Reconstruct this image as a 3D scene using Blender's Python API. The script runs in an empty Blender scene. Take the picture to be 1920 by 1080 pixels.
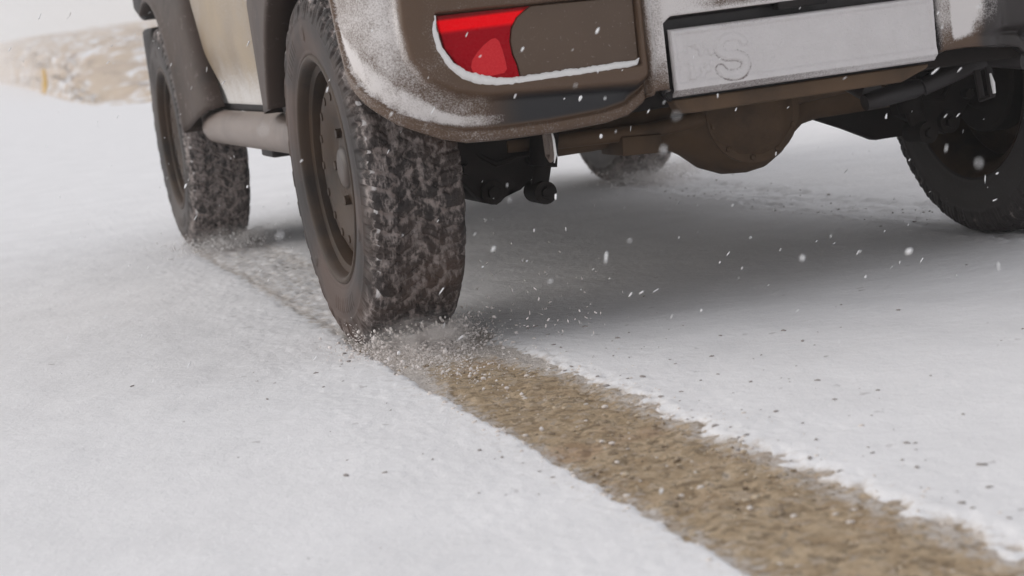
import bpy, bmesh, math, random
import numpy as np
from mathutils import Vector, Matrix
PI = math.pi
scene = bpy.context.scene
COL = scene.collection
random.seed(7)
rng = np.random.default_rng(11)

# ------------------------------------------------------------------ camera
cam_data = bpy.data.cameras.new('camera')
cam = bpy.data.objects.new('camera', cam_data); COL.objects.link(cam)
CAMPOS = Vector((-1.5272, -3.3538, 0.5981))
FW = Vector((0.29756605, 0.94241037, -0.15269952))
RT = Vector((0.94071175, -0.31671169, -0.12147058))
UP = Vector((0.16283686, 0.10750071, 0.98077916))
m = Matrix((RT, UP, -FW)).transposed().to_4x4(); m.translation = CAMPOS
cam.matrix_world = m
cam_data.sensor_width = 36.0
cam_data.lens = 3295.6/1920*36
cam_data.clip_start = 0.05; cam_data.clip_end = 5000
cam_data.dof.use_dof = True
cam_data.dof.focus_distance = 3.35
cam_data.dof.aperture_fstop = 5.6
scene.camera = cam

# ------------------------------------------------------------------ world, sun, exposure
SUN_EL, SUN_AZ = math.radians(20), math.radians(-66)      # azimuth from +Y towards +X
world = bpy.data.worlds.new("World"); scene.world = world
world.use_nodes = True
nt = world.node_tree; nt.nodes.clear()
o_ = nt.nodes.new('ShaderNodeOutputWorld'); bg = nt.nodes.new('ShaderNodeBackground')
sky = nt.nodes.new('ShaderNodeTexSky'); sky.sky_type = 'NISHITA'; sky.sun_disc = False
sky.sun_elevation = SUN_EL; sky.sun_rotation = SUN_AZ
sky.air_density = 1.0; sky.dust_density = 4.0; sky.ozone_density = 1.0
mixc = nt.nodes.new('ShaderNodeMix'); mixc.data_type = 'RGBA'; mixc.inputs[0].default_value = 0.9
mixc.inputs[7].default_value = (6.95, 6.93, 7.15, 1)       # closed cloud deck
nt.links.new(sky.outputs[0], mixc.inputs[6])
nt.links.new(mixc.outputs[2], bg.inputs[0]); bg.inputs[1].default_value = 0.1
nt.links.new(bg.outputs[0], o_.inputs[0])
sun_d = bpy.data.lights.new('sun', 'SUN'); sun = bpy.data.objects.new('sun', sun_d); COL.objects.link(sun)
sun_d.energy = 1.5; sun_d.angle = math.radians(60); sun_d.color = (1, .975, .95)
sd = Vector((math.sin(SUN_AZ)*math.cos(SUN_EL), math.cos(SUN_AZ)*math.cos(SUN_EL), math.sin(SUN_EL)))
sun.rotation_euler = sd.to_track_quat('Z', 'Y').to_euler()
scene.view_settings.view_transform = 'Standard'; scene.view_settings.look = 'None'
scene.view_settings.gamma = 1; scene.view_settings.exposure = 0.06
scene.view_settings.use_curve_mapping = False
scene.render.engine = 'CYCLES'
scene.cycles.volume_bounces = 10; scene.cycles.diffuse_bounces = 6; scene.cycles.max_bounces = 12

# ------------------------------------------------------------------ numpy noise
PERM = rng.random((64, 64, 64)).astype(np.float32)
def vnoise(x, y, z=0.0):
    x = np.asarray(x, float); y = np.asarray(y, float) + 0*x; z = np.asarray(z, float) + 0*x
    xi = np.floor(x).astype(int); yi = np.floor(y).astype(int); zi = np.floor(z).astype(int)
    xf, yf, zf = x-xi, y-yi, z-zi
    s = lambda t: t*t*t*(t*(6*t-15)+10)
    u, v, w = s(xf), s(yf), s(zf)
    g = lambda a, b, c: PERM[(xi+a) % 64, (yi+b) % 64, (zi+c) % 64]
    l = lambda a, b, t: a+(b-a)*t
    return l(l(l(g(0,0,0), g(1,0,0), u), l(g(0,1,0), g(1,1,0), u), v),
             l(l(g(0,0,1), g(1,0,1), u), l(g(0,1,1), g(1,1,1), u), v), w)
def fbm(x, y, z=0.0, o=4):
    t = 0; a = .5; n = 0
    for i in range(o):
        t = t + a*vnoise(np.asarray(x)*2**i+17.3*i, np.asarray(y)*2**i+5.1*i, np.asarray(z)*2**i+9.7*i); n += a; a *= .5
    return t/n
def sst(a, b, x):
    t = np.clip((np.asarray(x, float)-a)/(b-a), 0, 1); return t*t*(3-2*t)
def sdf(px, pz, poly):                                    # signed distance, negative inside
    d = np.full(px.shape, 1e9); ins = np.zeros(px.shape, bool)
    n = len(poly)
    for i in range(n):
        ax, az = poly[i]; bx_, bz = poly[(i+1) % n]
        ex, ez = bx_-ax, bz-az
        t = np.clip(((px-ax)*ex+(pz-az)*ez)/(ex*ex+ez*ez), 0, 1)
        d = np.minimum(d, np.hypot(px-ax-t*ex, pz-az-t*ez))
        c = ((az > pz) != (bz > pz)) & (px < ex*(pz-az)/(ez if ez else 1e-9)+ax)
        ins ^= c
    return np.where(ins, -d, d)
def sdline(px, pz, pts):                                  # distance to an open polyline
    d = np.full(px.shape, 1e9)
    for (ax, az), (bx_, bz) in zip(pts, pts[1:]):
        ex, ez = bx_-ax, bz-az
        t = np.clip(((px-ax)*ex+(pz-az)*ez)/(ex*ex+ez*ez+1e-12), 0, 1)
        d = np.minimum(d, np.hypot(px-ax-t*ex, pz-az-t*ez))
    return d

# ------------------------------------------------------------------ materials
def mat(name):
    m = bpy.data.materials.new(name); m.use_nodes = True
    t = m.node_tree; b = t.nodes['Principled BSDF']
    return m, t, b
class N:
    def __init__(s, t): s.t = t
    def n(s, typ, **k):
        x = s.t.nodes.new(typ)
        for a, v in k.items(): setattr(x, a, v)
        return x
    def L(s, a, b): s.t.links.new(a, b)
    def coord(s): return s.n('ShaderNodeTexCoord').outputs['Object']
    def attr(s, name, vec=False):
        a = s.n('ShaderNodeAttribute'); a.attribute_name = name
        return a.outputs['Vector'] if vec else a.outputs['Fac']
    def noise(s, scale, detail=4, rough=.55, vec=None, stretch=None):
        x = s.n('ShaderNodeTexNoise'); x.inputs['Scale'].default_value = scale
        x.inputs['Detail'].default_value = detail; x.inputs['Roughness'].default_value = rough
        v = vec if vec is not None else s.coord()
        if stretch:
            mp = s.n('ShaderNodeMapping'); mp.inputs['Scale'].default_value = stretch
            s.L(v, mp.inputs[0]); v = mp.outputs[0]
        s.L(v, x.inputs['Vector']); return x.outputs[0]
    def rng(s, v, a, b, c=0, d=1):
        x = s.n('ShaderNodeMapRange'); x.interpolation_type = 'SMOOTHSTEP'
        x.inputs[1].default_value = a; x.inputs[2].default_value = b
        x.inputs[3].default_value = c; x.inputs[4].default_value = d
        s.L(v, x.inputs[0]); return x.outputs[0]
    def math(s, op, a, b=None):
        x = s.n('ShaderNodeMath', operation=op)
        for i, v in enumerate((a, b)):
            if v is None: continue
            if isinstance(v, (int, float)): x.inputs[i].default_value = v
            else: s.L(v, x.inputs[i])
        return x.outputs[0]
    def mix(s, f, a, b):
        x = s.n('ShaderNodeMix', data_type='RGBA')
        for i, v in ((0, f), (6, a), (7, b)):
            if isinstance(v, (int, float)): x.inputs[i].default_value = v
            elif isinstance(v, tuple): x.inputs[i].default_value = (*v, 1)
            else: s.L(v, x.inputs[i])
        return x.outputs[2]
    def bump(s, h, dist, strength=1, normal=None):
        x = s.n('ShaderNodeBump'); x.inputs['Distance'].default_value = dist; x.inputs['Strength'].default_value = strength
        s.L(h, x.inputs['Height'])
        if normal: s.L(normal, x.inputs['Normal'])
        return x.outputs[0]
SNOW = (.885, .88, .89)
def dirty(name, base, mud, frost=(.62, .60, .60), frost_amt=0.15, mud_amt=.5, rough=.55, attr=False, spec=.4, s=1.0, lo=None):
    m, t, b = mat(name); n = N(t)
    f1 = n.rng(n.noise(7*s, 5, .6), .5-mud_amt*.5, .9-mud_amt*.5)
    if name == 'bumper_plastic': f1 = n.math('MULTIPLY', f1, n.math('SUBTRACT', 1, n.attr('clean_shade')))
    c = n.mix(f1, base, mud)
    g = n.noise(330*s, 2, .7); g2 = n.noise(28*s, 5, .65)
    if attr:
        a = n.attr('frost')
        k = n.math('ADD', a, n.math('MULTIPLY', n.math('SUBTRACT', g, .5), 1.0))
        k = n.math('ADD', k, n.math('MULTIPLY', n.math('SUBTRACT', g2, .5), .55))
        fr = n.rng(k, .12, .92)
    else:
        k = n.math('ADD', g2, n.math('MULTIPLY', n.math('SUBTRACT', g, .5), .45))
        fr = n.rng(k, .72-frost_amt*.6, .98-frost_amt*.6)
    c = n.mix(fr, c, frost)
    n.L(c, b.inputs['Base Color'])
    n.L(n.rng(fr, 0, 1, rough, .95), b.inputs['Roughness'])
    b.inputs['Specular IOR Level'].default_value = spec
    h = n.math('ADD', n.math('MULTIPLY', fr, .8), n.math('MULTIPLY', n.noise(420*s, 3, .6), .35))
    n.L(n.bump(h, .0016, .8), b.inputs['Normal'])
    return m
def plain(name, col, rough=.5, metal=0, bumpd=0, spec=.5):
    m, t, b = mat(name); n = N(t)
    k = n.noise(40, 4)
    n.L(n.mix(k, tuple(c*.75 for c in col), tuple(min(1, c*1.25) for c in col)), b.inputs['Base Color'])
    b.inputs['Roughness'].default_value = rough; b.inputs['Metallic'].default_value = metal
    b.inputs['Specular IOR Level'].default_value = spec
    if bumpd: n.L(n.bump(n.noise(200, 4), bumpd), b.inputs['Normal'])
    return m
M = {}
M['bumper'] = dirty('bumper_plastic', (.026, .026, .029), (.106, .063, .038), (.72, .685, .67), attr=True, mud_amt=1.15, rough=.36)
M['flare'] = dirty('flare_plastic', (.020, .0135, .0115), (.056, .036, .027), (.30, .26, .25), .2, .7, rough=.6)
M['paint'] = dirty('dusty_khaki_paint', (.37, .285, .18), (.25, .185, .12), (.66, .64, .62), attr=True, mud_amt=.45, rough=.4, s=.6)
M['sill'] = dirty('sill_metal', (.13, .10, .085), (.21, .165, .14), (.46, .41, .38), .24, .6, rough=.4)
M['under'] = dirty('underbody_metal', (.008, .0075, .008), (.022, .017, .015), (.2, .17, .15), .02, .6, rough=.7, spec=.12)
M['floor_bounce'] = dirty('bounce_floor_paint', (.30, .27, .23), (.22, .18, .14), (.5, .45, .4), .3, .5, rough=.7)  # hidden floor made pale to bounce light onto the snow beneath
M['axle'] = dirty('muddy_axle_metal', (.054, .033, .019), (.115, .068, .036), (.3, .25, .2), .02, .5, rough=.7)
M['black'] = dirty('black_plastic', (.010, .0095, .010), (.024, .019, .018), (.2, .18, .18), .02, .4, spec=.2)
M['rim'] = dirty('steel_rim', (.010, .0075, .0065), (.050, .029, .016), (.3, .27, .25), .02, .6, rough=.5, spec=.25)
M['cap'] = dirty('hub_cap_metal', (.060, .052, .048), (.085, .062, .050), (.4, .38, .37), .08, .5, rough=.4)
M['glass'] = plain('dark_glass', (.03, .035, .04), .06)
M['muffler'] = dirty('muffler_steel', (.03, .029, .03), (.025, .02, .02), (.3, .28, .28), .04, .5, rough=.5)
m_, t, b = mat('mud_covered_lens'); n = N(t)
n.L(n.mix(n.rng(n.noise(160, 3, .7), .62, .8), n.mix(n.noise(14, 4), (.080, .048, .029), (.114, .071, .045)), (.33, .29, .26)), b.inputs['Base Color'])
b.inputs['Roughness'].default_value = .38; M['mudlens'] = m_
m_, t, b = mat('red_lens'); n = N(t)
xyz = n.n('ShaderNodeSeparateXYZ'); n.L(n.coord(), xyz.inputs[0])
band = n.rng(xyz.outputs[2], .577, .586)
fine = n.noise(350, 2, .6)
patch = n.attr('patch')
top = n.rng(xyz.outputs[2], .600, .606)
c = n.mix(band, (.34, .001, .008), (.62, .001, .005))
c = n.mix(n.math('MULTIPLY', top, .8), c, (.10, .012, .012))  # shade of the overhang painted along the lens top
c = n.mix(n.math('MULTIPLY', patch, n.rng(fine, .3, .7, .55, 1)), c, (.72, .06, .06))
n.L(c, b.inputs['Base Color']); n.L(c, b.inputs['Emission Color'])
b.inputs['Roughness'].default_value = .3; b.inputs['Specular IOR Level'].default_value = .08
vr = n.n('ShaderNodeTexVoronoi'); vr.inputs['Scale'].default_value = 170; n.L(n.coord(), vr.inputs['Vector'])
n.L(n.bump(n.math('ADD', vr.outputs['Distance'], n.noise(30, 3)), .0022, .6), b.inputs['Normal'])
em = n.math('ADD', n.math('MULTIPLY', n.math('SUBTRACT', band, top), .40), n.math('MULTIPLY', patch, .22)); n.L(n.math('ADD', em, .06), b.inputs['Emission Strength'])
M['red'] = m_

def snow_mat(name, col=SNOW, grain=1.0, specks=False):
    m, t, b = mat(name); n = N(t)
    base = n.mix(n.rng(n.noise(5, 6, .65), .3, .7), tuple(c*.94 for c in col), col)
    if specks: base = n.mix(n.rng(n.noise(160, 5, .75), .50, .72, 0, .22), base, (.66, .65, .65))
    if specks:
        v = n.n('ShaderNodeTexVoronoi'); v.inputs['Scale'].default_value = 26
        mp = n.n('ShaderNodeMapping'); mp.inputs['Scale'].default_value = (1.0, 1.0, 1); n.L(n.coord(), mp.inputs[0])
        wv = n.n('ShaderNodeVectorMath', operation='ADD'); n.L(mp.outputs[0], wv.inputs[0])
        nz = n.n('ShaderNodeTexNoise'); nz.inputs['Scale'].default_value = 45; n.L(mp.outputs[0], nz.inputs['Vector'])
        sc = n.n('ShaderNodeVectorMath', operation='SCALE'); sc.inputs['Scale'].default_value = .035
        n.L(nz.outputs['Color'], sc.inputs[0]); n.L(sc.outputs[0], wv.inputs[1])
        n.L(wv.outputs[0], v.inputs['Vector'])
        cs = n.n('ShaderNodeSeparateColor'); n.L(v.outputs['Color'], cs.inputs[0])
        # a random few cells hold a grit speck; denser near the wheel lines
        dens = n.math('ADD', n.attr('grit'), .03)
        pick = n.math('LESS_THAN', cs.outputs[0], dens)
        size = n.math('MULTIPLY', cs.outputs[1], .17)
        dot = n.math('LESS_THAN', v.outputs['Distance'], n.math('ADD', size, .04))
        sp = n.math('MULTIPLY', n.math('MULTIPLY', pick, dot), n.rng(cs.outputs[2], 0, 1, .25, .9))
        base = n.mix(n.math('MULTIPLY', sp, .6), base, (.30, .27, .26))
        tint = n.rng(n.math('ADD', n.attr('stain'), n.math('MULTIPLY', n.math('SUBTRACT', n.noise(60, 4, .7), .5), 1.1)), .25, .85)
        base = n.mix(n.math('MULTIPLY', tint, .8), base, (.50, .43, .36))
    n.L(base, b.inputs['Base Color'])
    b.inputs['Roughness'].default_value = .8
    b.inputs['Specular IOR Level'].default_value = .04
    h = n.math('ADD', n.noise(55, 5, .65), n.math('MULTIPLY', n.noise(420, 2, .6), .25))
    if grain: n.L(n.bump(h, .0042*grain, .8), b.inputs['Normal'])
    return m
M['snow_ground'] = snow_mat('snow_cover', specks=True)
M['snow'] = snow_mat('fresh_snow', (.82, .81, .80), .3)
m_, t, b = mat('frosted_plate'); n = N(t)
fz = n.math('ADD', n.attr('frost'), n.math('MULTIPLY', n.math('SUBTRACT', n.noise(300, 3, .65), .5), 1.0))
c = n.mix(n.rng(fz, .05, .8), (.20, .165, .155), n.mix(n.noise(18, 5, .6), (.62, .59, .585), (.76, .73, .73)))
n.L(c, b.inputs['Base Color']); b.inputs['Roughness'].default_value = .9
n.L(n.bump(n.math('ADD', n.noise(400, 3), n.math('MULTIPLY', n.noise(60, 4), 1.6)), .0020, .9), b.inputs['Normal']); M['plate'] = m_

# dirt laid bare in the wheel track
m_, t, b = mat('wet_gravel_track'); n = N(t)
v = n.n('ShaderNodeTexVoronoi'); v.inputs['Scale'].default_value = 95
nz = n.n('ShaderNodeTexNoise'); nz.inputs['Scale'].default_value = 60; nz.inputs['Detail'].default_value = 3; n.L(n.coord(), nz.inputs['Vector'])
sc = n.n('ShaderNodeVectorMath', operation='SCALE'); sc.inputs['Scale'].default_value = .03; n.L(nz.outputs['Color'], sc.inputs[0])
ad = n.n('ShaderNodeVectorMath', operation='ADD'); n.L(n.coord(), ad.inputs[0]); n.L(sc.outputs[0], ad.inputs[1]); n.L(ad.outputs[0], v.inputs['Vector'])
cs = n.n('ShaderNodeSeparateColor'); n.L(v.outputs['Color'], cs.inputs[0])
c = n.mix(n.rng(n.noise(30, 5, .7), .32, .68), (.43, .31, .190), (.68, .53, .36))
c = n.mix(n.math('MULTIPLY', n.rng(cs.outputs[0], .60, .92), .55), c, (.15, .11, .07))
c = n.mix(n.math('MULTIPLY', n.rng(cs.outputs[1], .8, .97), .65), c, (.60, .50, .40))
c = n.mix(n.rng(n.noise(6, 4, .6), .52, .72, 0, .35), c, (.52, .32, .21))
c = n.mix(n.rng(n.math('ADD', n.attr('stain'), n.math('MULTIPLY', n.math('SUBTRACT', n.noise(70, 4, .7), .5), 1.6)), .35, .85), c, (.74, .68, .63))
n.L(c, b.inputs['Base Color']); b.inputs['Roughness'].default_value = .75; b.inputs['Specular IOR Level'].default_value = .3
h = n.math('ADD', n.noise(140, 5, .7), n.math('MULTIPLY', cs.outputs[0], .4))
c2 = n.mix(n.rng(n.noise(110, 4, .75), .57, .68, 0, .5), c, (.18, .13, .085)); n.L(c2, b.inputs['Base Color'])
n.L(n.bump(h, .008, 1), b.inputs['Normal']); M['dirt'] = m_

def tyre_mat(name, snow_k, tint):
    m, t, b = mat(name); n = N(t)
    tc = n.attr('tc', True)
    g = n.attr('groove')
    big = n.noise(9, 4, .6, tc, (1.6, 5, 1)); sm = n.noise(62, 4, .62, tc, (.62, 1.7, 1)); fine = n.noise(260, 2, .6, tc)
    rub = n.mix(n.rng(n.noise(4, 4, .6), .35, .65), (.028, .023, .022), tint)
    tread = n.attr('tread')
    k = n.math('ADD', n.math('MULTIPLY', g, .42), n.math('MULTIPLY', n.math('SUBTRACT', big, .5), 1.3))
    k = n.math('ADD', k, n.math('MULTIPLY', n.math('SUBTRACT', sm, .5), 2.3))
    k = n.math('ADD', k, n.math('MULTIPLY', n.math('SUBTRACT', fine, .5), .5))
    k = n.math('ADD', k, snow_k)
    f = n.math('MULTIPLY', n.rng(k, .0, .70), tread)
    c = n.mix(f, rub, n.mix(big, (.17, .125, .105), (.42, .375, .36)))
    side = n.math('MULTIPLY', n.math('SUBTRACT', 1, tread), n.rng(n.noise(170, 3, .7), .60, .80, 0, .25))
    c = n.mix(side, c, (.3, .27, .26))
    edge = n.attr('edge')
    c = n.mix(n.rng(n.math('ADD', edge, n.math('MULTIPLY', n.math('SUBTRACT', sm, .5), 1.6)), .55, .9, 0, .85), c, (.66, .64, .64))
    n.L(c, b.inputs['Base Color']); b.inputs['Roughness'].default_value = .62
    b.inputs['Specular IOR Level'].default_value = .35
    n.L(n.bump(n.math('MULTIPLY', tread, n.math('ADD', sm, n.math('MULTIPLY', fine, .5))), .006, .9), b.inputs['Normal'])
    return m
M['tyre'] = tyre_mat('muddy_rubber', .10, (.086, .056, .044))
M['tyre_front'] = tyre_mat('snow_caked_rubber', .30, (.075, .062, .056))
M['tyre_dark'] = tyre_mat('dark_rubber', -.25, (.040, .034, .033))  # darker rubber with less snow, for the right rear tyre
M['post'] = plain('yellow_plastic', (.75, .46, .05), .5)
m_, t, b = mat('dry_grass_slope'); n = N(t)
pos = n.n('ShaderNodeNewGeometry').outputs['Position']
a = n.noise(.8, 6, .7, pos, (1, .6, 1)); a2 = n.noise(2.4, 5, .7, pos, (1, .5, 2))
k = n.math('ADD', a, n.math('MULTIPLY', a2, .6))
c = n.mix(n.noise(.5, 4, .6, pos), (.49, .38, .31), (.62, .52, .39))
c = n.mix(n.rng(n.noise(.9, 5, .7, pos, (1.3, .6, 2)), .55, .63, 0, .8), c, (.24, .19, .17))
c = n.mix(n.rng(k, .80, .90), c, (.80, .80, .82))
n.L(c, b.inputs['Base Color']); b.inputs['Roughness'].default_value = 1; M['hill'] = m_

# ------------------------------------------------------------------ mesh helpers
def link(name, me, material, parent=None):
    o = bpy.data.objects.new(name, me); COL.objects.link(o)
    if material is not None: me.materials.append(material)
    if parent is not None: o.parent = parent
    return o
def grid_mesh(name, P, attrs=None, closed_u=False, keep=None, flip=False):
    """P (nu,nv,3) -> mesh"""
    nu, nv = P.shape[:2]
    idx = np.arange(nu*nv).reshape(nu, nv)
    if closed_u: idx = np.vstack([idx, idx[:1]])
    q = np.stack([idx[:-1, :-1], idx[1:, :-1], idx[1:, 1:], idx[:-1, 1:]], -1).reshape(-1, 4)
    if flip: q = q[:, ::-1]
    me = bpy.data.meshes.new(name)
    me.vertices.add(nu*nv); me.vertices.foreach_set('co', P.reshape(-1).astype(np.float32))
    me.loops.add(len(q)*4); me.loops.foreach_set('vertex_index', q.reshape(-1).astype(np.int32))
    me.polygons.add(len(q)); me.polygons.foreach_set('loop_start', (np.arange(len(q))*4).astype(np.int32))
    me.polygons.foreach_set('loop_total', np.full(len(q), 4, np.int32))
    me.polygons.foreach_set('use_smooth', np.ones(len(q), bool))
    me.update(calc_edges=True); me.validate()
    for k, a in (attrs or {}).items():
        if a.ndim == 3:
            at = me.attributes.new(k, 'FLOAT_VECTOR', 'POINT'); at.data.foreach_set('vector', a.reshape(-1).astype(np.float32))
        else:
            at = me.attributes.new(k, 'FLOAT', 'POINT'); at.data.foreach_set('value', a.reshape(-1).astype(np.float32))
    return me
def bm_obj(name, bm, material, parent=None, smooth=35, bevel=0):
    me = bpy.data.meshes.new(name)
    bmesh.ops.remove_doubles(bm, verts=bm.verts, dist=1e-5)
    bmesh.ops.recalc_face_normals(bm, faces=bm.faces)
    bm.to_mesh(me); bm.free()
    for p in me.polygons: p.use_smooth = True
    o = link(name, me, material, parent)
    if bevel:
        md = o.modifiers.new('bevel', 'BEVEL'); md.width = bevel; md.segments = 3; md.limit_method = 'ANGLE'; md.angle_limit = math.radians(30)
    md = o.modifiers.new('split', 'EDGE_SPLIT'); md.split_angle = math.radians(smooth if not bevel else 50)
    return o
def box(bm, lo, hi, rot=None, piv=None):
    vs = [bm.verts.new((x, y, z)) for x in (lo[0], hi[0]) for y in (lo[1], hi[1]) for z in (lo[2], hi[2])]
    for f in ((0,1,3,2), (4,6,7,5), (0,4,5,1), (2,3,7,6), (0,2,6,4), (1,5,7,3)):
        bm.faces.new([vs[i] for i in f])
    if rot: bmesh.ops.rotate(bm, verts=vs, cent=piv or [(a+b)/2 for a, b in zip(lo, hi)], matrix=Matrix.Rotation(rot[0], 3, rot[1]))
    return vs
def tube(bm, pts, rad, seg=16, cap=True):
    pts = [Vector(p) for p in pts]; rad = rad if isinstance(rad, (list, tuple)) else [rad]*len(pts)
    rings = []; pn = None
    for i, p in enumerate(pts):
        d = (pts[min(i+1, len(pts)-1)]-pts[max(i-1, 0)]).normalized()
        if pn is None:
            a = Vector((0, 0, 1)) if abs(d.z) < .9 else Vector((1, 0, 0)); pn = (a-d*a.dot(d)).normalized()
        else: pn = (pn-d*pn.dot(d)).normalized()
        bn = d.cross(pn)
        rings.append([bm.verts.new(p+(pn*math.cos(2*PI*k/seg)+bn*math.sin(2*PI*k/seg))*rad[i]) for k in range(seg)])
    for r0, r1 in zip(rings, rings[1:]):
        for k in range(seg): bm.faces.new((r0[k], r0[(k+1) % seg], r1[(k+1) % seg], r1[k]))
    if cap:
        bm.faces.new(rings[0][::-1]); bm.faces.new(rings[-1])
def lathe_x(bm, prof, c=(0, 0, 0), seg=48, closed=False):
    """revolve (x, r) profile about the X axis through c"""
    rings = []
    for x, r in prof:
        rings.append([bm.verts.new((c[0]+x, c[1]+r*math.sin(2*PI*k/seg), c[2]+r*math.cos(2*PI*k/seg))) for k in range(seg)])
    rr = rings+([rings[0]] if closed else [])
    for r0, r1 in zip(rr, rr[1:]):
        for k in range(seg):
            bm.faces.new((r0[k], r0[(k+1) % seg], r1[(k+1) % seg], r1[k]))
    if not closed:
        if prof[0][1] > .0005: bm.faces.new(rings[0])
        if prof[-1][1] > .0005: bm.faces.new(rings[-1][::-1])
def prism(bm, poly, axis, a, b):
    """extrude 2-D polygon along axis (0:x -> (y,z); 1:y -> (x,z); 2:z -> (x,y))"""
    def p3(u, v, w):
        return [(w, u, v), (u, w, v), (u, v, w)][axis]
    A = [bm.verts.new(p3(u, v, a)) for u, v in poly]; B = [bm.verts.new(p3(u, v, b)) for u, v in poly]
    fa = bm.faces.new(A); fb = bm.faces.new(B[::-1]); n = len(poly)
    for i in range(n): bm.faces.new((A[i], B[i], B[(i+1) % n], A[(i+1) % n]))
    bmesh.ops.triangulate(bm, faces=[fa, fb])

def tag(o, label=None, cat=None, group=None, kind=None):
    if label: o['label'] = label
    if cat: o['category'] = cat
    if group: o['group'] = group
    if kind: o['kind'] = kind
    return o

# ------------------------------------------------------------------ ground
XO, XI = -.815, -.60
def edges(Y):
    t = np.clip((-.1-np.asarray(Y, float))/1.9, 0, 1.3); return XO+.018*t, XI+.034*t
def axis_pts(fine, lo, hi, g=1.12):
    out = list(fine); s = fine[-1]-fine[-2]
    while out[-1] < hi: s *= g; out.append(out[-1]+s)
    out = out[::-1]; s = fine[1]-fine[0]
    while out[-1] > lo: s *= g; out.append(out[-1]-s)
    return np.array(out[::-1])
xs_f = np.concatenate([np.arange(-1.35, -1.0, .014), np.arange(-1.0, -.42, .0045), np.arange(-.42, .5, .016), np.arange(.5, .98, .009)])
ys_f = np.concatenate([np.arange(-2.35, .1, .0062), np.arange(.1, 2.5, .012), np.arange(2.5, 4.5, .04)])
xs = axis_pts(xs_f, -360, 360); ys = axis_pts(ys_f, -360, 360)
X, Y = np.meshgrid(xs, ys, indexing='ij')
def ground_fields(X, Y):
    near = np.exp(-((np.hypot(X, Y)/8)**2))
    z = (fbm(X*2.2, Y*2.2, 3)-.5)*.016*near+(fbm(X*14, Y*9, 1)-.5)*.005*near+(fbm(X*70, Y*55, 5, 3)-.5)*.0028*near
    rag = (fbm(X*9, Y*9, 2)-.5)*.030+(fbm(X*55, Y*45, 8, 4)-.5)*.050
    # left track: pressed by the front wheel, cleared by the rear wheel
    back = sst(.12, -.10, Y)
    mid = sst(2.32, 2.2, Y)*(1-back)
    eo, ei = edges(Y); w = ei-eo; c = (ei+eo)/2
    e = np.abs(X-c)-w/2                                # <0 inside
    e = e+rag*np.where(X > c, 1.15, .55)
    into = np.where(X > c, sst(.052, -.050, e), sst(.010, -.016, e))
    bar = sst(.25, .8, fbm(X*26, Y*30, 4, 3))
    z = z-into*back*.020
    z = z-sst(.03, -.03, e)*mid*(.004+.004*sst(.40, .66, fbm(X*34, Y*26, 4, 4)))
    # right track of the front wheel, seen between the axles
    mr = sst(2.3, 2.15, Y)
    er = np.abs(X-.705)-.105+rag*1.3
    z = z-sst(.012, -.02, er)*mr*(.004+.005*sst(.44, .60, fbm(X*30, Y*20, 6, 3)))
    # loose snow thrown up along the edges
    clod = np.clip(fbm(X*60, Y*50, 9, 3)-.50, 0, 1)
    ridge = np.exp(-((np.abs(X-c)-w/2-.030)/.030)**2)
    z = z+ridge*back*(clod*.006)*np.where(X > c, 1, .4)+np.exp(-((np.abs(X-.705)-.13)/.03)**2)*mr*clod*.014
    stain = ridge*back*np.where(X > c, .30, .30)+into*mid*.46+np.where(X > c, sst(.030, -.010, e), into)*back*.9+np.exp(-((e)/.03)**2)*mid*.25
    grit = np.exp(-np.clip(X-ei, 0, 9)/.16)*np.where(X > ei-.03, .34, 0)*sst(.5, 0, Y)+np.exp(-np.clip(XO-X, 0, 9)/.12)*np.where(X < XO+.03, .12, 0)
    grit = grit+np.where((X > -.5) & (Y < .2), .13, 0)+sst(.03, -.03, er)*mr*.30
    # skirt: flat beyond
    return z, stain, grit
Z, ST, GR = ground_fields(X, Y)
P = np.stack([X, Y, Z], -1)
g_ = link('ground', grid_mesh('ground', P, {'stain': ST, 'grit': GR}), M['snow_ground'])
tag(g_, 'smooth snow cover over the gravel road', kind='structure')
# gravel road surface under the snow
xs2 = np.arange(-1.1, -.30, .0062); ys2 = np.arange(-3.2, .4, .0062)
X2, Y2 = np.meshgrid(xs2, ys2, indexing='ij')
Z2 = -.0068+(fbm(X2*2.2, Y2*2.2, 3)-.5)*.016+(fbm(X2*14, Y2*9, 1)-.5)*.005+(fbm(X2*60, Y2*42, 2, 4)-.5)*.011
edge_drop = np.clip(np.maximum(np.abs(X2-(XO+XI)/2-.015)-.17, 0)*.25, 0, .05)+sst(.15, .4, Y2)*.03
Z2 = Z2-edge_drop
tr = link('tyre_track', grid_mesh('tyre_track', np.stack([X2, Y2, Z2], -1), {'stain': 1.0*sst(-.72, -.10, Y2)+.62*sst(.4, .98, np.abs(X2-sum(edges(Y2))/2)/((edges(Y2)[1]-edges(Y2)[0])/2))}), M['dirt'])
tag(tr, 'tan wet gravel laid bare in the wheel track', kind='structure')

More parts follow.
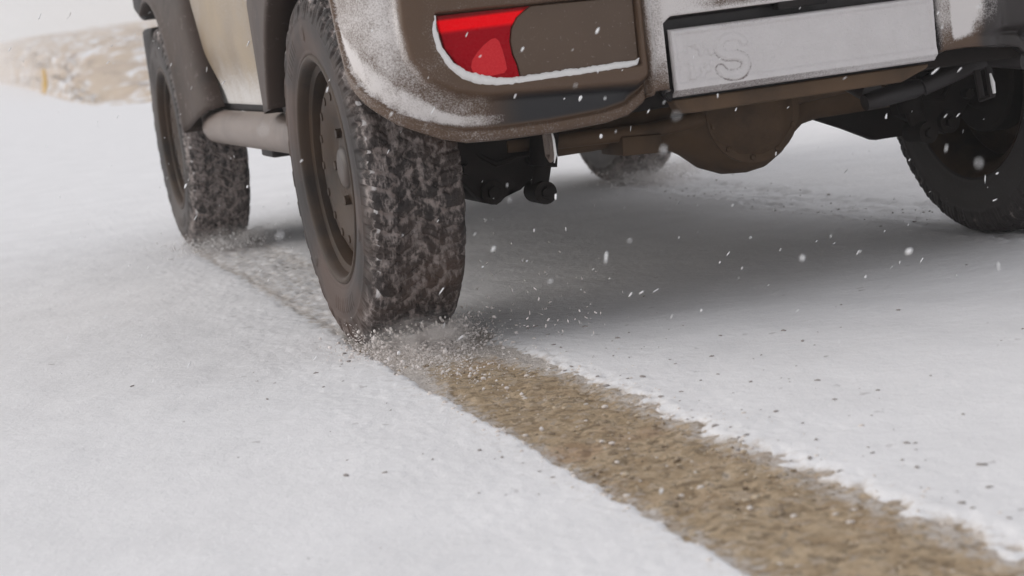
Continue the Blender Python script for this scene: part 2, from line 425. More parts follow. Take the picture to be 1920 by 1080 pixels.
# hill: low grassy rise with snow patches beyond the road
nA, nD = 420, 150
az = np.linspace(-.35, 1.25, nA); tt = np.linspace(0, 1, nD)
D0 = np.minimum(25.5+26*np.exp(-(az-.063)/.012), 220); D0 = np.where(az > .12, 25.5+(az-.12)*6, D0)
A_, T_ = np.meshgrid(az, tt, indexing='ij'); D = D0[:, None]-1+(330-D0[:, None])*T_**2.2+T_*1
tanh = np.interp(A_, [-.35, .0, .041, .063, .118, .2, .5, 1.25], [.008, .0175, .0185, .0200, .0215, .024, .03, .02])
dl = D-(D0[:, None])
H = tanh*D*np.clip(1-np.exp(-np.clip(dl, 0, 1e9)/(28+D*.03)), 0, 1)+.6*sst(0, 20, dl)*.7
Xh = CAMPOS.x+D*np.sin(A_); Yh = CAMPOS.y+D*np.cos(A_)
H = H+(fbm(Xh*.25, Yh*.16, 1)-.5)*.5*sst(0, 6, dl)+(fbm(Xh*1.6, Yh*.9, 3)-.5)*.45*sst(0, 1.5, dl)
H = np.where(dl < 0, -.25, H+.02)
h_ = link('hill', grid_mesh('hill', np.stack([Xh, Yh, H], -1)), M['hill'])
tag(h_, 'low dry-grass slope with snow patches beyond the road', kind='structure')

# ------------------------------------------------------------------ the car
car = bpy.data.objects.new('off_road_car', None); COL.objects.link(car)
tag(car, 'small boxy khaki off-road car with mud-brown bumper driving away over snow', 'car')

# ---- rear bumper as one relief surface, left half then mirrored
YB = -.450; XS = -.825; RC = .125; Y0 = -.26
L1 = (-Y0)*-1 - (YB+RC)                                 # straight side run: from Y0 back to arc start
L1 = Y0-(YB+RC); L2 = RC*PI/2; SX0 = L1+L2             # s at x = XS+RC
def plan(s):
    a = np.clip((s-L1)/RC, 0, PI/2)
    x = np.where(s < L1, XS, np.where(s < SX0, XS+RC*(1-np.cos(a)), XS+RC+(s-SX0)))
    y = np.where(s < L1, Y0-s, np.where(s < SX0, YB+RC*(1-np.sin(a)), YB))
    nx = np.where(s < L1, -1, np.where(s < SX0, -np.cos(a), 0)); ny = np.where(s < L1, 0, np.where(s < SX0, -np.sin(a), -1))
    return x, y, nx, ny
def s_of_x(x): return SX0+(x-(XS+RC))
SEND = s_of_x(0.0)
ZB_S = [0, L1*.45, L1, L1+.06, L1+.12, SX0, s_of_x(-.66), s_of_x(-.60), s_of_x(-.50), s_of_x(-.40), s_of_x(-.355), s_of_x(-.325), s_of_x(-.305), s_of_x(-.28), s_of_x(-.265), SEND]
ZB_Z = [.670, .585, .520, .475, .438, .404, .393, .389, .388, .392, .400, .418, .436, .436, .412, .412]
LAMP = [(-.689, .611), (-.331, .604), (-.333, .488), (-.55, .488), (-.600, .488), (-.654, .511), (-.682, .556)]
POD = [(-.742, .76), (-.745, .60), (-.738, .545), (-.712, .503), (-.672, .480), (-.62, .468), (-.50, .462), (-.337, .453), (-.316, .464), (-.312, .508), (-.314, .76)]
def lamp_xs(p): return [(s_of_x(x), z) for x, z in p]
du = .0026
su = np.arange(0, SEND+du*.5, du); su[-1] = SEND
tv = np.concatenate([[0, 0], np.linspace(0, 1, 150)])
S_, V_ = np.meshgrid(su, tv, indexing='ij')
ZB = np.interp(S_, ZB_S, ZB_Z); Zg = ZB+(.735-ZB)*V_
x, y, nx, ny = plan(S_)
slope = np.gradient(np.interp(su, ZB_S, ZB_Z), su)[:, None]
db = (Zg-ZB)/np.sqrt(1+slope**2)                        # distance from the lower edge
dpod = sdf(S_, Zg, lamp_xs(POD)); dl = sdf(S_, Zg, lamp_xs(LAMP))
xx = XS+RC+(S_-SX0)
centre = sst(s_of_x(-.3165), s_of_x(-.3125), S_)         # middle section
hlip = .013*(1-sst(.014, .022, db))*(1-centre)
slopein = -.014*sst(.075, .0, db)*(1-centre)            # the face tucks in towards the lip
hpod = .026*sst(.016, -.006, dpod)
hl = -.020*sst(.004, -.003, dl-.003)
groove = -.012*np.exp(-((S_-s_of_x(-.3150))/.0026)**2)*sst(.40, .44, Zg)
rec = sdf(S_, Zg, lamp_xs([(-.276, .40), (-.276, .548), (-.262, .5585), (.3, .5585), (.3, .40)]))
hc = centre*(.020-.046*sst(.004, -.003, rec))
h = hlip+slopein*(1-sst(.02, -.01, dpod))+hpod+hl+groove+hc
h = h+(fbm(S_*30, Zg*30, 2)-.5)*.0012
zadj = Zg.copy()
# first two rows turn the lip inwards to give it thickness
inward = np.zeros_like(h); inward[:, 0] = -.030; 
px_, py_ = x+nx*(h+inward), y+ny*(h+inward)
zadj[:, 0] += .004
# frost amounts by place on the bumper
lip_line = np.abs(db-.034); wl_ = .022-.013*sst(s_of_x(-.76), s_of_x(-.68), S_)+.012*sst(SX0, L1, S_)
fr = np.full(S_.shape, .10)
shelf = sst(1.35, .55, lip_line/wl_)*sst(s_of_x(-.50), s_of_x(-.69), S_)
side = sst(-.004, .010, dpod)*sst(.018, .028, db)*(1-centre)
left = sst(s_of_x(-.54), s_of_x(-.64), S_)
fr = fr+side*sst(s_of_x(-.50), s_of_x(-.70), S_)*(.15+.6*(fbm(S_*16, Zg*16, 5)-.5))+shelf*(.52+.5*(fbm(S_*60, Zg*60, 7)-.5))+side*.42*sst(.47, .58, Zg)*sst(s_of_x(-.69), s_of_x(-.75), S_)
band = sst(.006, -.004, dpod)*sst(-.040, -.024, dpod)*1
fr = fr-band*.12
corner_brown = np.exp(-((S_-s_of_x(-.70))**2+(Zg-.57)**2)/.03**2)
fr = fr-side*(1-left)*.5                                  # clean dark face to the right
fr = fr+sst(s_of_x(-.62), s_of_x(-.70), S_)*sst(.003, -.008, dpod)*.16*sst(.62, .50, Zg)
fr = np.where(db < .018, .12+.10*left, fr)
fr = fr+centre*(sst(.43, .50, Zg)*.55+.05+.2*sst(s_of_x(-.284), s_of_x(-.277), S_)*sst(-.001, .002, rec))
fr = np.where(rec < .001, -.3, fr); shade_rec = np.where(rec < .002, .9, 0.)  # recess shade painted in: frost and mud taken out to blacken it
fr = fr-centre*sst(.56, .575, Zg)*sst(s_of_x(-.24), s_of_x(-.15), S_)*.55
Pl = np.stack([px_, py_, zadj], -1)
Pm = Pl.copy(); Pm[..., 0] = np.interp(-Pm[..., 0], [0, .30, .32, .62, .90], [0, .30, .455, .66, .90])
clean_shade = np.maximum(side*(1-left)*sst(.018, .024, db), shade_rec)
frm = fr-.15-.5*sst(.36, .38, Pm[..., 0])+.55*np.exp(-((Pm[..., 0]-.392)/.008)**2)*sst(.46, .53, Zg)
def cat_meshes(name, items, material, parent):
    bm = bmesh.new()
    me = None
    obs = []
    V = []; F = []; A = []; B = []; off = 0
    for P, a, flip, cl in items:
        nu, nv = P.shape[:2]; idx = np.arange(nu*nv).reshape(nu, nv)+off
        q = np.stack([idx[:-1, :-1], idx[1:, :-1], idx[1:, 1:], idx[:-1, 1:]], -1).reshape(-1, 4)
        if flip: q = q[:, ::-1]
        V.append(P.reshape(-1, 3)); F.append(q); A.append(a.reshape(-1)); B.append(cl.reshape(-1)); off += nu*nv
    bm.free()
    V = np.vstack(V); F = np.vstack(F); A = np.concatenate(A)
    me = bpy.data.meshes.new(name)
    me.from_pydata(V.tolist(), [], F.tolist()); me.update()
    at = me.attributes.new('frost', 'FLOAT', 'POINT'); at.data.foreach_set('value', A.astype(np.float32))
    at = me.attributes.new('clean_shade', 'FLOAT', 'POINT'); at.data.foreach_set('value', np.concatenate(B).astype(np.float32))
    for p in me.polygons: p.use_smooth = True
    return link(name, me, material, parent)
xm_ = Pm[..., 0]
frm = frm+1.1*sst(.300, .306, xm_)*sst(.356, .338, xm_-.12*(Zg-.50))*sst(-.004, .016, Zg-.447-np.clip(xm_-.325, 0, 1)*1.3)
bumper = cat_meshes('rear_bumper', [(Pl, fr, False, clean_shade), (Pm, frm, True, np.maximum(clean_shade, .85*sst(.35, .37, Pm[..., 0])))], M['bumper'], car)
md = bumper.modifiers.new('solid', 'SOLIDIFY'); md.thickness = .004; md.offset = -1
# snow lying on the lamp sill and on the outer shelf
def ledge(path, rad, name, parent, mirror=False, ysq=1.0, seed=0):
    """lumpy bank of snow along 3-D points"""
    pts = np.array(path, float); d = np.r_[0, np.cumsum(np.linalg.norm(np.diff(pts, axis=0), axis=1))]
    n_ = int(d[-1]/.0022); t_ = np.linspace(0, d[-1], n_)
    c = np.stack([np.interp(t_, d, pts[:, i]) for i in range(3)], 1)
    k = 14; a = np.linspace(0, 2*PI, k, endpoint=False)
    tang = np.gradient(c, axis=0); tang /= np.linalg.norm(tang, axis=1)[:, None]
    yv = np.array([0, -1, 0.]); nn = np.cross(tang, yv); nn /= np.linalg.norm(nn, axis=1)[:, None]
    r = np.interp(t_, d, rad)
    T, Aa = np.meshgrid(t_, a, indexing='ij')
    rr = r[:, None]*(.80+.55*(fbm(T*150+seed, np.cos(Aa)*1.1+3, np.sin(Aa)*1.1+3, 4)-.2))
    Pp = c[:, None, :]+nn[:, None, :]*(rr*np.cos(Aa))[..., None]+yv*(rr*np.sin(Aa)*ysq)[..., None]
    if mirror: Pp[..., 0] *= -1
    Pp = np.concatenate([Pp, Pp[:, :1]], 1)
    return link(name, grid_mesh(name, Pp, flip=mirror), M['snow'], parent)
yl = YB-.0185
y2 = YB-.0235
sill = [(-.694, y2, .612), (-.6985, y2, .59), (-.694, y2, .556), (-.677, y2, .526), (-.657, y2, .508), (-.629, yl-.003, .495), (-.600, yl, .4875), (-.57, yl, .484), (-.45, yl, .485), (-.36, yl, .4865), (-.339, yl, .4885), (-.3315, yl, .496)]
for mir in (False,):
    ledge(sill, [.002, .005, .006, .0068, .0082, .0095, .0088, .0088, .0078, .0070, .0055, .0008], 'snow_ledge', bumper, mir, .9)
# lamps
for mir in (False, True):
    g = .0022; dxm = .06 if mir else 0
    xs_ = np.arange(-.70, -.32, g); zs_ = np.arange(.483, .616, g)
    # lens drawn as two pieces split along the round boundary
    split = [(-.520, .622), (-.533, .602), (-.548, .592), (-.560, .575), (-.565, .553), (-.563, .530), (-.557, .512), (-.552, .480)]
    redp = [(-.689, .611)]+[(-.520, .6085)]+split[1:-1]+[(-.554, .487), (-.600, .487), (-.654, .510), (-.682, .556)]
    dirp = [(-.5195, .6085), (-.331, .604), (-.333, .487), (-.5525, .487)]+[(a+.0015, b_) for a, b_ in split[1:-1][::-1]]
    def lens(name, poly, material, parent, off):
        bm = bmesh.new()
        # dense triangulated slab with rounded rim
        vs = [bm.verts.new((u, 0, v)) for u, v in poly]; f = bm.faces.new(vs)
        r = bmesh.ops.extrude_face_region(bm, geom=[f]); top = [v for v in r['geom'] if isinstance(v, bmesh.types.BMVert)]
        bmesh.ops.translate(bm, verts=top, vec=(0, -off, 0))
        bmesh.ops.translate(bm, verts=bm.verts, vec=(0, YB-.004, 0))
        if mir: bmesh.ops.scale(bm, verts=bm.verts, vec=(-.726, 1, 1)); bmesh.ops.translate(bm, verts=bm.verts, vec=(.228, 0, 0))
        return bm_obj(name, bm, material, parent, bevel=.0022)
    lampo = lens('tail_lamp', redp, M['red'], car, .012)
    me = lampo.data
    # the reflector patch behind the lens
    bm = bmesh.new()
    pp = [(-.640, .518), (-.636, .530), (-.624, .543), (-.612, .553), (-.598, .561), (-.590, .562), (-.584, .556), (-.580, .540), (-.577, .520), (-.576, .507), (-.582, .501), (-.604, .499), (-.626, .503), (-.637, .509)]
    A = [bm.verts.new(((-u*.726+.228 if mir else u), YB-.0168, v)) for u, v in pp]; bm.faces.new(A)
    bmesh.ops.subdivide_edges(bm, edges=bm.edges, cuts=1)
    bmesh.ops.translate(bm, verts=bm.verts, vec=(0, 0, 0))
    rp = bm_obj('reflector', bm, None, lampo)
    mm, t, b = mat('red_reflector'); n = N(t)
    cc = n.mix(n.noise(380, 3, .65), (.48, .004, .012), (.60, .045, .05)); n.L(cc, b.inputs['Base Color']); n.L(cc, b.inputs['Emission Color'])
    b.inputs['Emission Strength'].default_value = .15; b.inputs['Specular IOR Level'].default_value = .1; b.inputs['Roughness'].default_value = .45
    rp.data.materials.append(mm)
    lens('reversing_lens', dirp, M['mudlens'], lampo, .0135)
# number plate
gx = np.arange(-.268, .2701, .0016); gz = np.arange(0, .1245, .0016)
GX, GZ = np.meshgrid(gx, gz, indexing='ij')
dx = np.minimum(GX+.268, .270-GX); dz0 = GZ; dz1 = GZ.max()-GZ
de = np.minimum(np.minimum(dx, dz1), dz0)
hh = .0035*(1-sst(.008, .013, np.minimum(np.minimum(dx, dz1), np.maximum(dz0-.014, 0))))   # raised frame
hh = hh-.006*sst(.014, .004, dz0)                        # chamfer of the lower rim
hh = hh-.010*sst(.004, .0, de)
# embossed letter S and a rough pair of small characters before it
arc = lambda cx, cz, rx, rz, a0, a1, k=14: [(cx+rx*math.cos(a0+(a1-a0)*i/k), cz+rz*math.sin(a0+(a1-a0)*i/k)) for i in range(k+1)]
SL = arc(-.150, .0795, .026, .0175, math.radians(20), math.radians(262))+arc(-.150, .0445, .026, .0180, math.radians(85), math.radians(-165))
ds = sdline(GX, GZ, SL)
hh = hh+.0030*sst(.0085, .0045, ds)
rough_chars = sst(.5, .62, fbm(GX*95, GZ*95, 3, 2))*sst(.03, .022, np.abs(GX+.215))*sst(.038, .03, np.abs(GZ-.062))
hh = hh+.0028*rough_chars
hh = hh+(fbm(GX*40, GZ*40, 1)-.5)*.004+(fbm(GX*200, GZ*200, 1, 2)-.5)*.0010
hh = hh+.0030*sst(.030, .012, dz0)*sst(.006, .012, dz0)
frp = np.where(dz0 < .013, .36+.35*sst(-.10, .15, GX), 1.0)-.4*sst(.02, .0, np.minimum(dz1, .05))*sst(-.2, -.17, GX)*sst(.1, -.1, GX)  # frosted rim, plus overhang shade painted along the upper left edge
frp = frp-.26*rough_chars*0-.5*np.exp(-((ds-.0095)/.0026)**2)*sst(.115, .04, GZ)*(.4+fbm(GX*60, GZ*60, 9))*1.4
frp = frp-.20*sst(.5, .62, fbm(GX*95, GZ*95+.25, 3, 2))*sst(.03, .022, np.abs(GX+.215))*sst(.038, .03, np.abs(GZ-.058))
Pp = np.stack([GX, -(YB*-1)+0*GX-.014-hh, .417+GZ*(1-.02)], -1)
plate = link('number_plate', grid_mesh('number_plate', Pp, {'frost': frp}), M['plate'], bumper)
md = plate.modifiers.new('solid', 'SOLIDIFY'); md.thickness = .006; md.offset = -1
# plate surround: dark gap with number plate lamp over it
bm = bmesh.new(); box(bm, (-.05, YB-.018, .548), (.05, YB+.01, .564)); bm_obj('plate_lamp', bm, M['black'], bumper, bevel=.003)
# lower valance, brown
bm = bmesh.new()
prism(bm, [(-.262, .412), (-.250, .386), (-.225, .384), (.205, .384), (.262, .404), (.266, .412)], 1, YB+.012, YB+.05)
bm_obj('valance', bm, M['axle'], car, bevel=.004)

# ---- body shell (y, z) side profile
def side_poly():
    pts = [(-.42, .735), (-.42, 1.10), (-.38, 1.62), (-.30, 1.70), (1.15, 1.72), (1.42, 1.66), (1.78, 1.16), (2.70, 1.08), (2.76, .95), (2.76, .62), (2.70, .56)]
    a = [(2.25+.47*math.cos(t), .345+.47*math.sin(t)) for t in np.linspace(math.radians(25), math.radians(165), 14)]
    pts += a+[(1.77, .44), (.56, .44)]
    a = [(.0+.47*math.cos(t), .345+.47*math.sin(t)) for t in np.linspace(math.radians(25), math.radians(122), 12)]
    return pts+a
bm = bmesh.new()
for sx in (-1, 1):
    prism(bm, side_poly(), 0, sx*.700, sx*.722)
box(bm, (-.70, -.42, .735), (.70, -.40, 1.10))
box(bm, (-.69, -.35, 1.69), (.69, 1.40, 1.712)); box(bm, (-.69, 1.75, 1.07), (.69, 2.70, 1.10)); box(bm, (-.69, 2.70, .60), (.69, 2.75, 1.09))
box(bm, (-.69, -.40, .50), (.69, 1.80, .53))
body = bm_obj('body', bm, M['paint'], car, bevel=.006)
at = body.data.attributes.new('frost', 'FLOAT', 'POINT')
at.data.foreach_set('value', np.array([.25 for v in body.data.vertices], np.float32))
# doors: curved lower panel, frosted along the bottom
for sx in (-1, 1):
    ys_ = np.linspace(.70, 1.83, 90); zs_ = np.linspace(.446, 1.12, 110)
    YY, ZZ = np.meshgrid(ys_, zs_, indexing='ij')
    xo = .752-.030*sst(.62, .446, ZZ)-.012*sst(1.75, 1.83, YY)+.004*np.sin(ZZ*9)
    xo = xo-.012*sst(.452, .446, ZZ)
    fz = .20+.55*sst(.60, .46, ZZ)+.25*(fbm(YY*5, ZZ*7, 2)-.5)+.12*sst(1.55, 1.72, YY)  # frosted bottom, plus a highlight painted along the front edge
    Pd = np.stack([sx*xo, YY, ZZ], -1)
    d = link('door', grid_mesh('door', Pd, {'frost': fz}, flip=(sx > 0)), M['paint'], car)
    md = d.modifiers.new('solid', 'SOLIDIFY'); md.thickness = .012; md.offset = -1
    bm = bmesh.new(); tube(bm, [(sx*.765, .80, 1.0), (sx*.785, .82, 1.0), (sx*.785, .93, 1.0), (sx*.765, .95, 1.0)], .010, 10)
    bm_obj('door_handle', bm, M['black'], d)
    bm = bmesh.new(); prism(bm, [(.70, 1.14), (.70, 1.60), (1.34, 1.60), (1.66, 1.16)], 0, sx*.7225, sx*.729)
    bm_obj('window', bm, M['glass'], d)
    bm = bmesh.new(); prism(bm, [(-.30, 1.14), (-.28, 1.58), (.58, 1.60), (.58, 1.14)], 0, sx*.7225, sx*.729)
    bm_obj('side_window', bm, M['glass'], car)
bm = bmesh.new(); box(bm, (-.62, -.435, .76), (.62, -.4215, 1.62)); tg = bm_obj('tailgate', bm, M['paint'], car, bevel=.01)
at = tg.data.attributes.new('frost', 'FLOAT', 'POINT'); at.data.foreach_set('value', np.full(len(tg.data.vertices), .35, np.float32))
bm = bmesh.new(); box(bm, (-.54, -.440, 1.15), (.54, -.4355, 1.56)); bm_obj('rear_window', bm, M['glass'], tg, bevel=.003)
bm = bmesh.new(); vs = box(bm, (-.62, 0, -.29), (.62, .01, .29)); bmesh.ops.rotate(bm, verts=vs, cent=(0, 0, 0), matrix=Matrix.Rotation(math.radians(-36), 3, 'X')); bmesh.ops.translate(bm, verts=vs, vec=(0, 1.63, 1.39)); bm_obj('windscreen', bm, M['glass'], car)

# ---- wheel arch flares (lofted between lip circle and an outer contour)
def flare(cy, lip, outer, sx, xl=.832, xb=.742):
    """lip, outer: equal-length lists of (y,z) relative to wheel centre"""
    def rs(p, n=60):
        p = np.array(p, float); d = np.r_[0, np.cumsum(np.linalg.norm(np.diff(p, axis=0), axis=1))]
        t = np.linspace(0, d[-1], n); return np.stack([np.interp(t, d, p[:, i]) for i in range(2)], 1)
    l, o = rs(lip), rs(outer)
    rows = []
    prof = [(0, -.06, 0), (0, -.004, 0), (.0, 0, 0), (.06, .0, 0), (.10, -.004, 0), (.14, -.012, 0), (.55, -.022, 0), (.9, -.040, 0), (1, -.088, 0)]
    low = sst(.0, -.10, l[:, 1]-.05)*.028                   # tapers towards the sill
    for f, dx_, _ in prof:
        p = l*(1-f)+o*f
        rows.append(np.stack([sx*(xl+dx_-low), p[:, 0]+cy, p[:, 1]+.345], 1))
    P = np.stack(rows, 1)
    ob = link('wheel_arch_flare', grid_mesh('wheel_arch_flare', P, flip=(sx > 0)), M['flare'], car)
    md = ob.modifiers.new('solid', 'SOLIDIFY'); md.thickness = .004; md.offset = 0
    return ob
rad = math.radians
circ = lambda r, a0, a1, n=30: [(r*math.cos(rad(a0+(a1-a0)*i/n)), r*math.sin(rad(a0+(a1-a0)*i/n))) for i in range(n+1)]
for sx in (-1, 1):
    flare(0, circ(.425, 16, 118), [(.72, .095), (.735, .20), (.755, .36), (.60, .50), (.35, .53), (.0, .53), (-.22, .50)], sx)
    # front: from the sill over the wheel to the nose
    flare(2.25, circ(.43, 176, 66), [(-.70, .10), (-.63, .19), (-.50, .40), (-.36, .52), (.0, .54), (.26, .50)], sx)
# inner wheel wells
for cy, nm in ((0, 'wheel_well'), (2.25, 'wheel_well')):
    for sx in (-1, 1):
        bm = bmesh.new()
        a = np.linspace(rad(12), rad(168 if cy else 150), 18)
        r0 = [bm.verts.new((sx*.56, cy+.455*math.cos(t), .345+.455*math.sin(t))) for t in a]
        r1 = [bm.verts.new((sx*.765, cy+.455*math.cos(t), .345+.455*math.sin(t))) for t in a]
        for i in range(len(a)-1): bm.faces.new((r0[i], r0[i+1], r1[i+1], r1[i]))
        bm.faces.new(r0)
        o = bm_obj(nm, bm, M['flare'], car)
# front bumper with dark corner
bm = bmesh.new()
prism(bm, [(-.79, 2.56), (-.80, 2.72), (-.62, 2.86), (.62, 2.86), (.80, 2.72), (.79, 2.56)], 2, .42, .70)
bm_obj('front_bumper', bm, M['black'], car, bevel=.02)
for sx in (-1, 1):
    bm = bmesh.new(); prism(bm, [(2.50, .735), (2.56, .725), (2.70, .76), (2.72, 1.0), (2.45, 1.0), (2.42, .80)], 0, sx*.735, sx*.815)
    bm_obj('fender_corner', bm, M['black'], car, bevel=.015)
# sills / side steps
for sx in (-1, 1):
    bm = bmesh.new()
    rings = []
    for yy, r in ((1.80, .018), (1.765, .040), (1.70, .047), (.60, .047), (.46, .045)):
        rings.append([bm.verts.new((sx*(.745+math.cos(a)*r*.95), yy, .386+math.sin(a)*r+(0.006 if yy < 1.7 else 0))) for a in np.linspace(0, 2*PI, 20, endpoint=False)])
    for r0, r1 in zip(rings, rings[1:]):
        for k in range(20): bm.faces.new((r0[k], r0[(k+1) % 20], r1[(k+1) % 20], r1[k]))
    bm.faces.new(rings[0]); bm.faces.new(rings[-1])
    bm_obj('side_step', bm, M['sill'], car, smooth=60)
    bm = bmesh.new(); box(bm, (sx*.74, .95, .322), (sx*.50, 1.10, .352)); box(bm, (sx*.73, .66, .318), (sx*.50, .74, .35)); box(bm, (sx*.73, .70, .432), (sx*.66, 1.80, .50))
    bm_obj('step_bracket', bm, M['black'], car, bevel=.006)

# ---- wheels
TW, TR = .1015, .349
def tyre_mesh(name, deep=.0085, mirror=1):
    # profile parameter: from outer bead (w=-) over the tread to the inner bead
    prof = [(-.088, .213), (-.099, .222), (-.107, .245), (-.110, .272), (-.1085, .296), (-.105, .312), (-.101, .326), (-.094, .3395), (-.082, .3455), (-.05, .3485), (0, .3495)]
    prof = prof+[(-a, b) for a, b in prof[-2::-1]]
    p = np.array(prof); d = np.r_[0, np.cumsum(np.linalg.norm(np.diff(p, axis=0), axis=1))]
    side_n, tread_n = 34, 84
    k = [i for i, (a, b) in enumerate(prof) if abs(b-.312) < 1e-6]
    t = np.concatenate([np.linspace(0, d[k[0]], side_n, endpoint=False), np.linspace(d[k[0]], d[k[1]], tread_n, endpoint=False), np.linspace(d[k[1]], d[-1], side_n)])
    W = np.interp(t, d, p[:, 0])*.875; R = np.interp(t, d, p[:, 1])
    # smooth the polyline
    for _ in range(3): W[1:-1] = (W[:-2]+2*W[1:-1]+W[2:])/4; R[1:-1] = (R[:-2]+2*R[1:-1]+R[2:])/4
    nrm = np.stack([-np.gradient(R), np.gradient(W)], 1); nrm /= np.linalg.norm(nrm, axis=1)[:, None]
    nc = 1000; th = np.linspace(0, 2*PI, nc, endpoint=False)
    TH, Wg = np.meshgrid(th, W, indexing='ij'); Rg = np.broadcast_to(R, TH.shape)
    C = TH*TR                                             # metres along the tread
    circ_ = 2*PI*TR; npitch = 58; pitch = circ_/npitch
    jit = .22*np.sin(TH*7)+.15*np.sin(TH*13+1)+(fbm(C*14, Wg*25+9, 3)-.5)*.9
    zz = np.abs(((C/pitch) % 1)-.5)*2
    def groove(dist, w): return sst(w, w*.35, np.abs(dist))
    gr = np.zeros_like(C)
    # circumferential zigzag grooves
    for w0, amp in ((-.044, .0095), (-.007, .0105), (.0315, .0095), ):
        ph = (0, .4, .8)[[-.044, -.007, .0315].index(w0)]
        gr = np.maximum(gr, groove(Wg-w0-amp*np.sin(2*PI*(C/pitch+ph)), .0052))
    # cross grooves for each row, slanted and staggered
    rows = [(-.2, -.044, .0, .5), (-.044, -.007, .45, -.9), (-.007, .0315, .05, .9), (.0315, .2, .5, -.5)]
    for a, b_, off, sl in rows:
        m_ = ((Wg >= a) & (Wg < b_)).astype(float)
        ph = (C/pitch+off+(Wg-(max(a, -.1)+min(b_, .1))/2)*sl*16+jit) % 1
        dd = np.minimum(ph, 1-ph)*pitch
        gr = np.maximum(gr, m_*groove(dd, .0062))
        ph2 = (ph+.5) % 1; d2 = np.minimum(ph2, 1-ph2)*pitch   # thin sipe
        gr = np.maximum(gr, m_*.45*groove(d2, .0018))
    tread = sst(.318, .332, Rg)
    lug = sst(.292, .300, Rg)*(1-sst(.318, .330, Rg))         # lugs run down the shoulder
    ph = (C/(pitch*2)) % 1
    act = np.where(np.abs(Wg) > .09, 1.0, 1)*np.maximum(sst(.303, .318, Rg), lug*sst(.42, .5, ph))
    packed = sst(.50, .66, fbm(np.cos(TH)*12+20, np.sin(TH)*12+20, Wg*38+7, 3))
    disp = -gr*deep*np.maximum(tread, sst(.300, .318, Rg)*.9)*(1-.62*packed)
    disp = disp+(fbm(np.cos(TH)*26+40, np.sin(TH)*26+40, Wg*75+7, 3)-.5)*.0045*tread
    # sidewall: rings, shoulder lugs, a round boss and unreadable raised marks
    outw = (Wg < 0)
    disp = disp+.0016*np.exp(-((Rg-.296)/.0022)**2)+.0018*np.exp(-((Rg-.228)/.003)**2)
    disp = disp+.0022*lug*sst(.46, .50, ph)*sst(1.0, .96, ph)
    bx_ = Rg*np.sin(TH-1.9); bz = Rg*np.cos(TH-1.9)
    for a0, rr_ in ((0.02, .016), (2.4, .012), (4.3, .014)):
        ddx = (TH-a0+PI) % (2*PI)-PI; rd = np.hypot(ddx*.265, Rg-.266)
        disp = disp+.0022*outw*sst(rr_, rr_-.003, rd)
    for a0, wd in ((.6, .22), (3.3, .32)):
        ddx = (TH-a0+PI) % (2*PI)-PI
        bars = sst(-.2, .3, np.sin(ddx*95)+.5*np.sin(ddx*43))
        disp = disp+.0014*outw*bars*sst(wd, wd-.02, np.abs(ddx))*sst(.251, .254, Rg)*sst(.281, .278, Rg)
    edge = outw*sst(.322, .335, Rg)*sst(-.072, -.082, Wg)*(.30+.7*gr)
    WW = Wg+disp*nrm[:, 0]; RR = Rg+disp*nrm[:, 1]
    # slight load flat where the tyre meets the road (th = PI is down)
    zc = RR*np.cos(TH); yc = RR*np.sin(TH)
    zmin = -.3475
    flat = zc < zmin; zc = np.where(flat, zmin-(zmin-zc)*.08, zc)
    P = np.stack([WW*mirror, yc, zc], -1)
    tc = np.stack([C, Wg, Rg], -1)
    groov = gr*(1-.3*packed)+packed*.35*gr
    return grid_mesh(name, P, {'tc': tc, 'groove': groov, 'tread': sst(.306, .326, Rg), 'edge': edge}, closed_u=True, flip=(mirror > 0))
def make_wheel(tyre_me, mname):
    bm = bmesh.new()                                      # steel disc, outer face towards -X
    lathe_x(bm, [(-.050, .0), (-.050, .045), (-.046, .060), (-.040, .085), (-.048, .105), (-.060, .130), (-.060, .150), (-.050, .172), (-.020, .186), (-.008, .190), (-.004, .184), (-.03, .168), (-.046, .15), (-.046, .13), (-.03, .10), (-.03, .0)], seg=96)
    for k in range(5):
        a = 2*PI*k/5+.3; tube(bm, [(-.030, .0695*math.sin(a), .0695*math.cos(a)), (-.055, .0695*math.sin(a), .0695*math.cos(a))], .0095, 6)
    for k in range(16):                                   # vent slots rimmed by raised pads
        a = 2*PI*k/16
        tube(bm, [(-.050, .140*math.sin(a), .140*math.cos(a)), (-.0625, .140*math.sin(a), .140*math.cos(a))], [.012, .008], 10)
    w = bm_obj('wheel', bm, M['rim'], car, smooth=40)
    bm = bmesh.new()                                      # rim: well, flanges
    lathe_x(bm, [(-.084, .226), (-.091, .222), (-.092, .217), (-.089, .212), (-.080, .208), (-.070, .205), (-.066, .192), (-.045, .187), (-.005, .186), (.03, .188), (.065, .196), (.072, .205), (.080, .210), (.088, .222), (.082, .2225), (.076, .214), (.06, .203), (.02, .195), (-.04, .194), (-.065, .210), (-.078, .216)], seg=128, closed=True)
    bm_obj('rim', bm, M['rim'], w, smooth=50)
    bm = bmesh.new(); lathe_x(bm, [(-.058, 0), (-.060, .026), (-.057, .036), (-.052, .041), (-.044, .043)], seg=48)
    bm_obj('hub_cap', bm, M['cap'], w)
    bm = bmesh.new(); lathe_x(bm, [(-.01, .0), (-.01, .118), (.0, .128), (.045, .128), (.052, .122), (.056, .075), (.075, .06), (.075, 0)], seg=64)
    bm_obj('brake_drum', bm, M['under'], w)
    ty = link('tyre', tyre_me, M[mname], w)
    return w
XW = .7265; ZW = .345
t_rear = tyre_mesh('tyre'); t_front = t_rear.copy(); t_dark = t_rear.copy()
spin = {0: .12, 1: .9, 2: 1.7, 3: 2.3}
wl = []
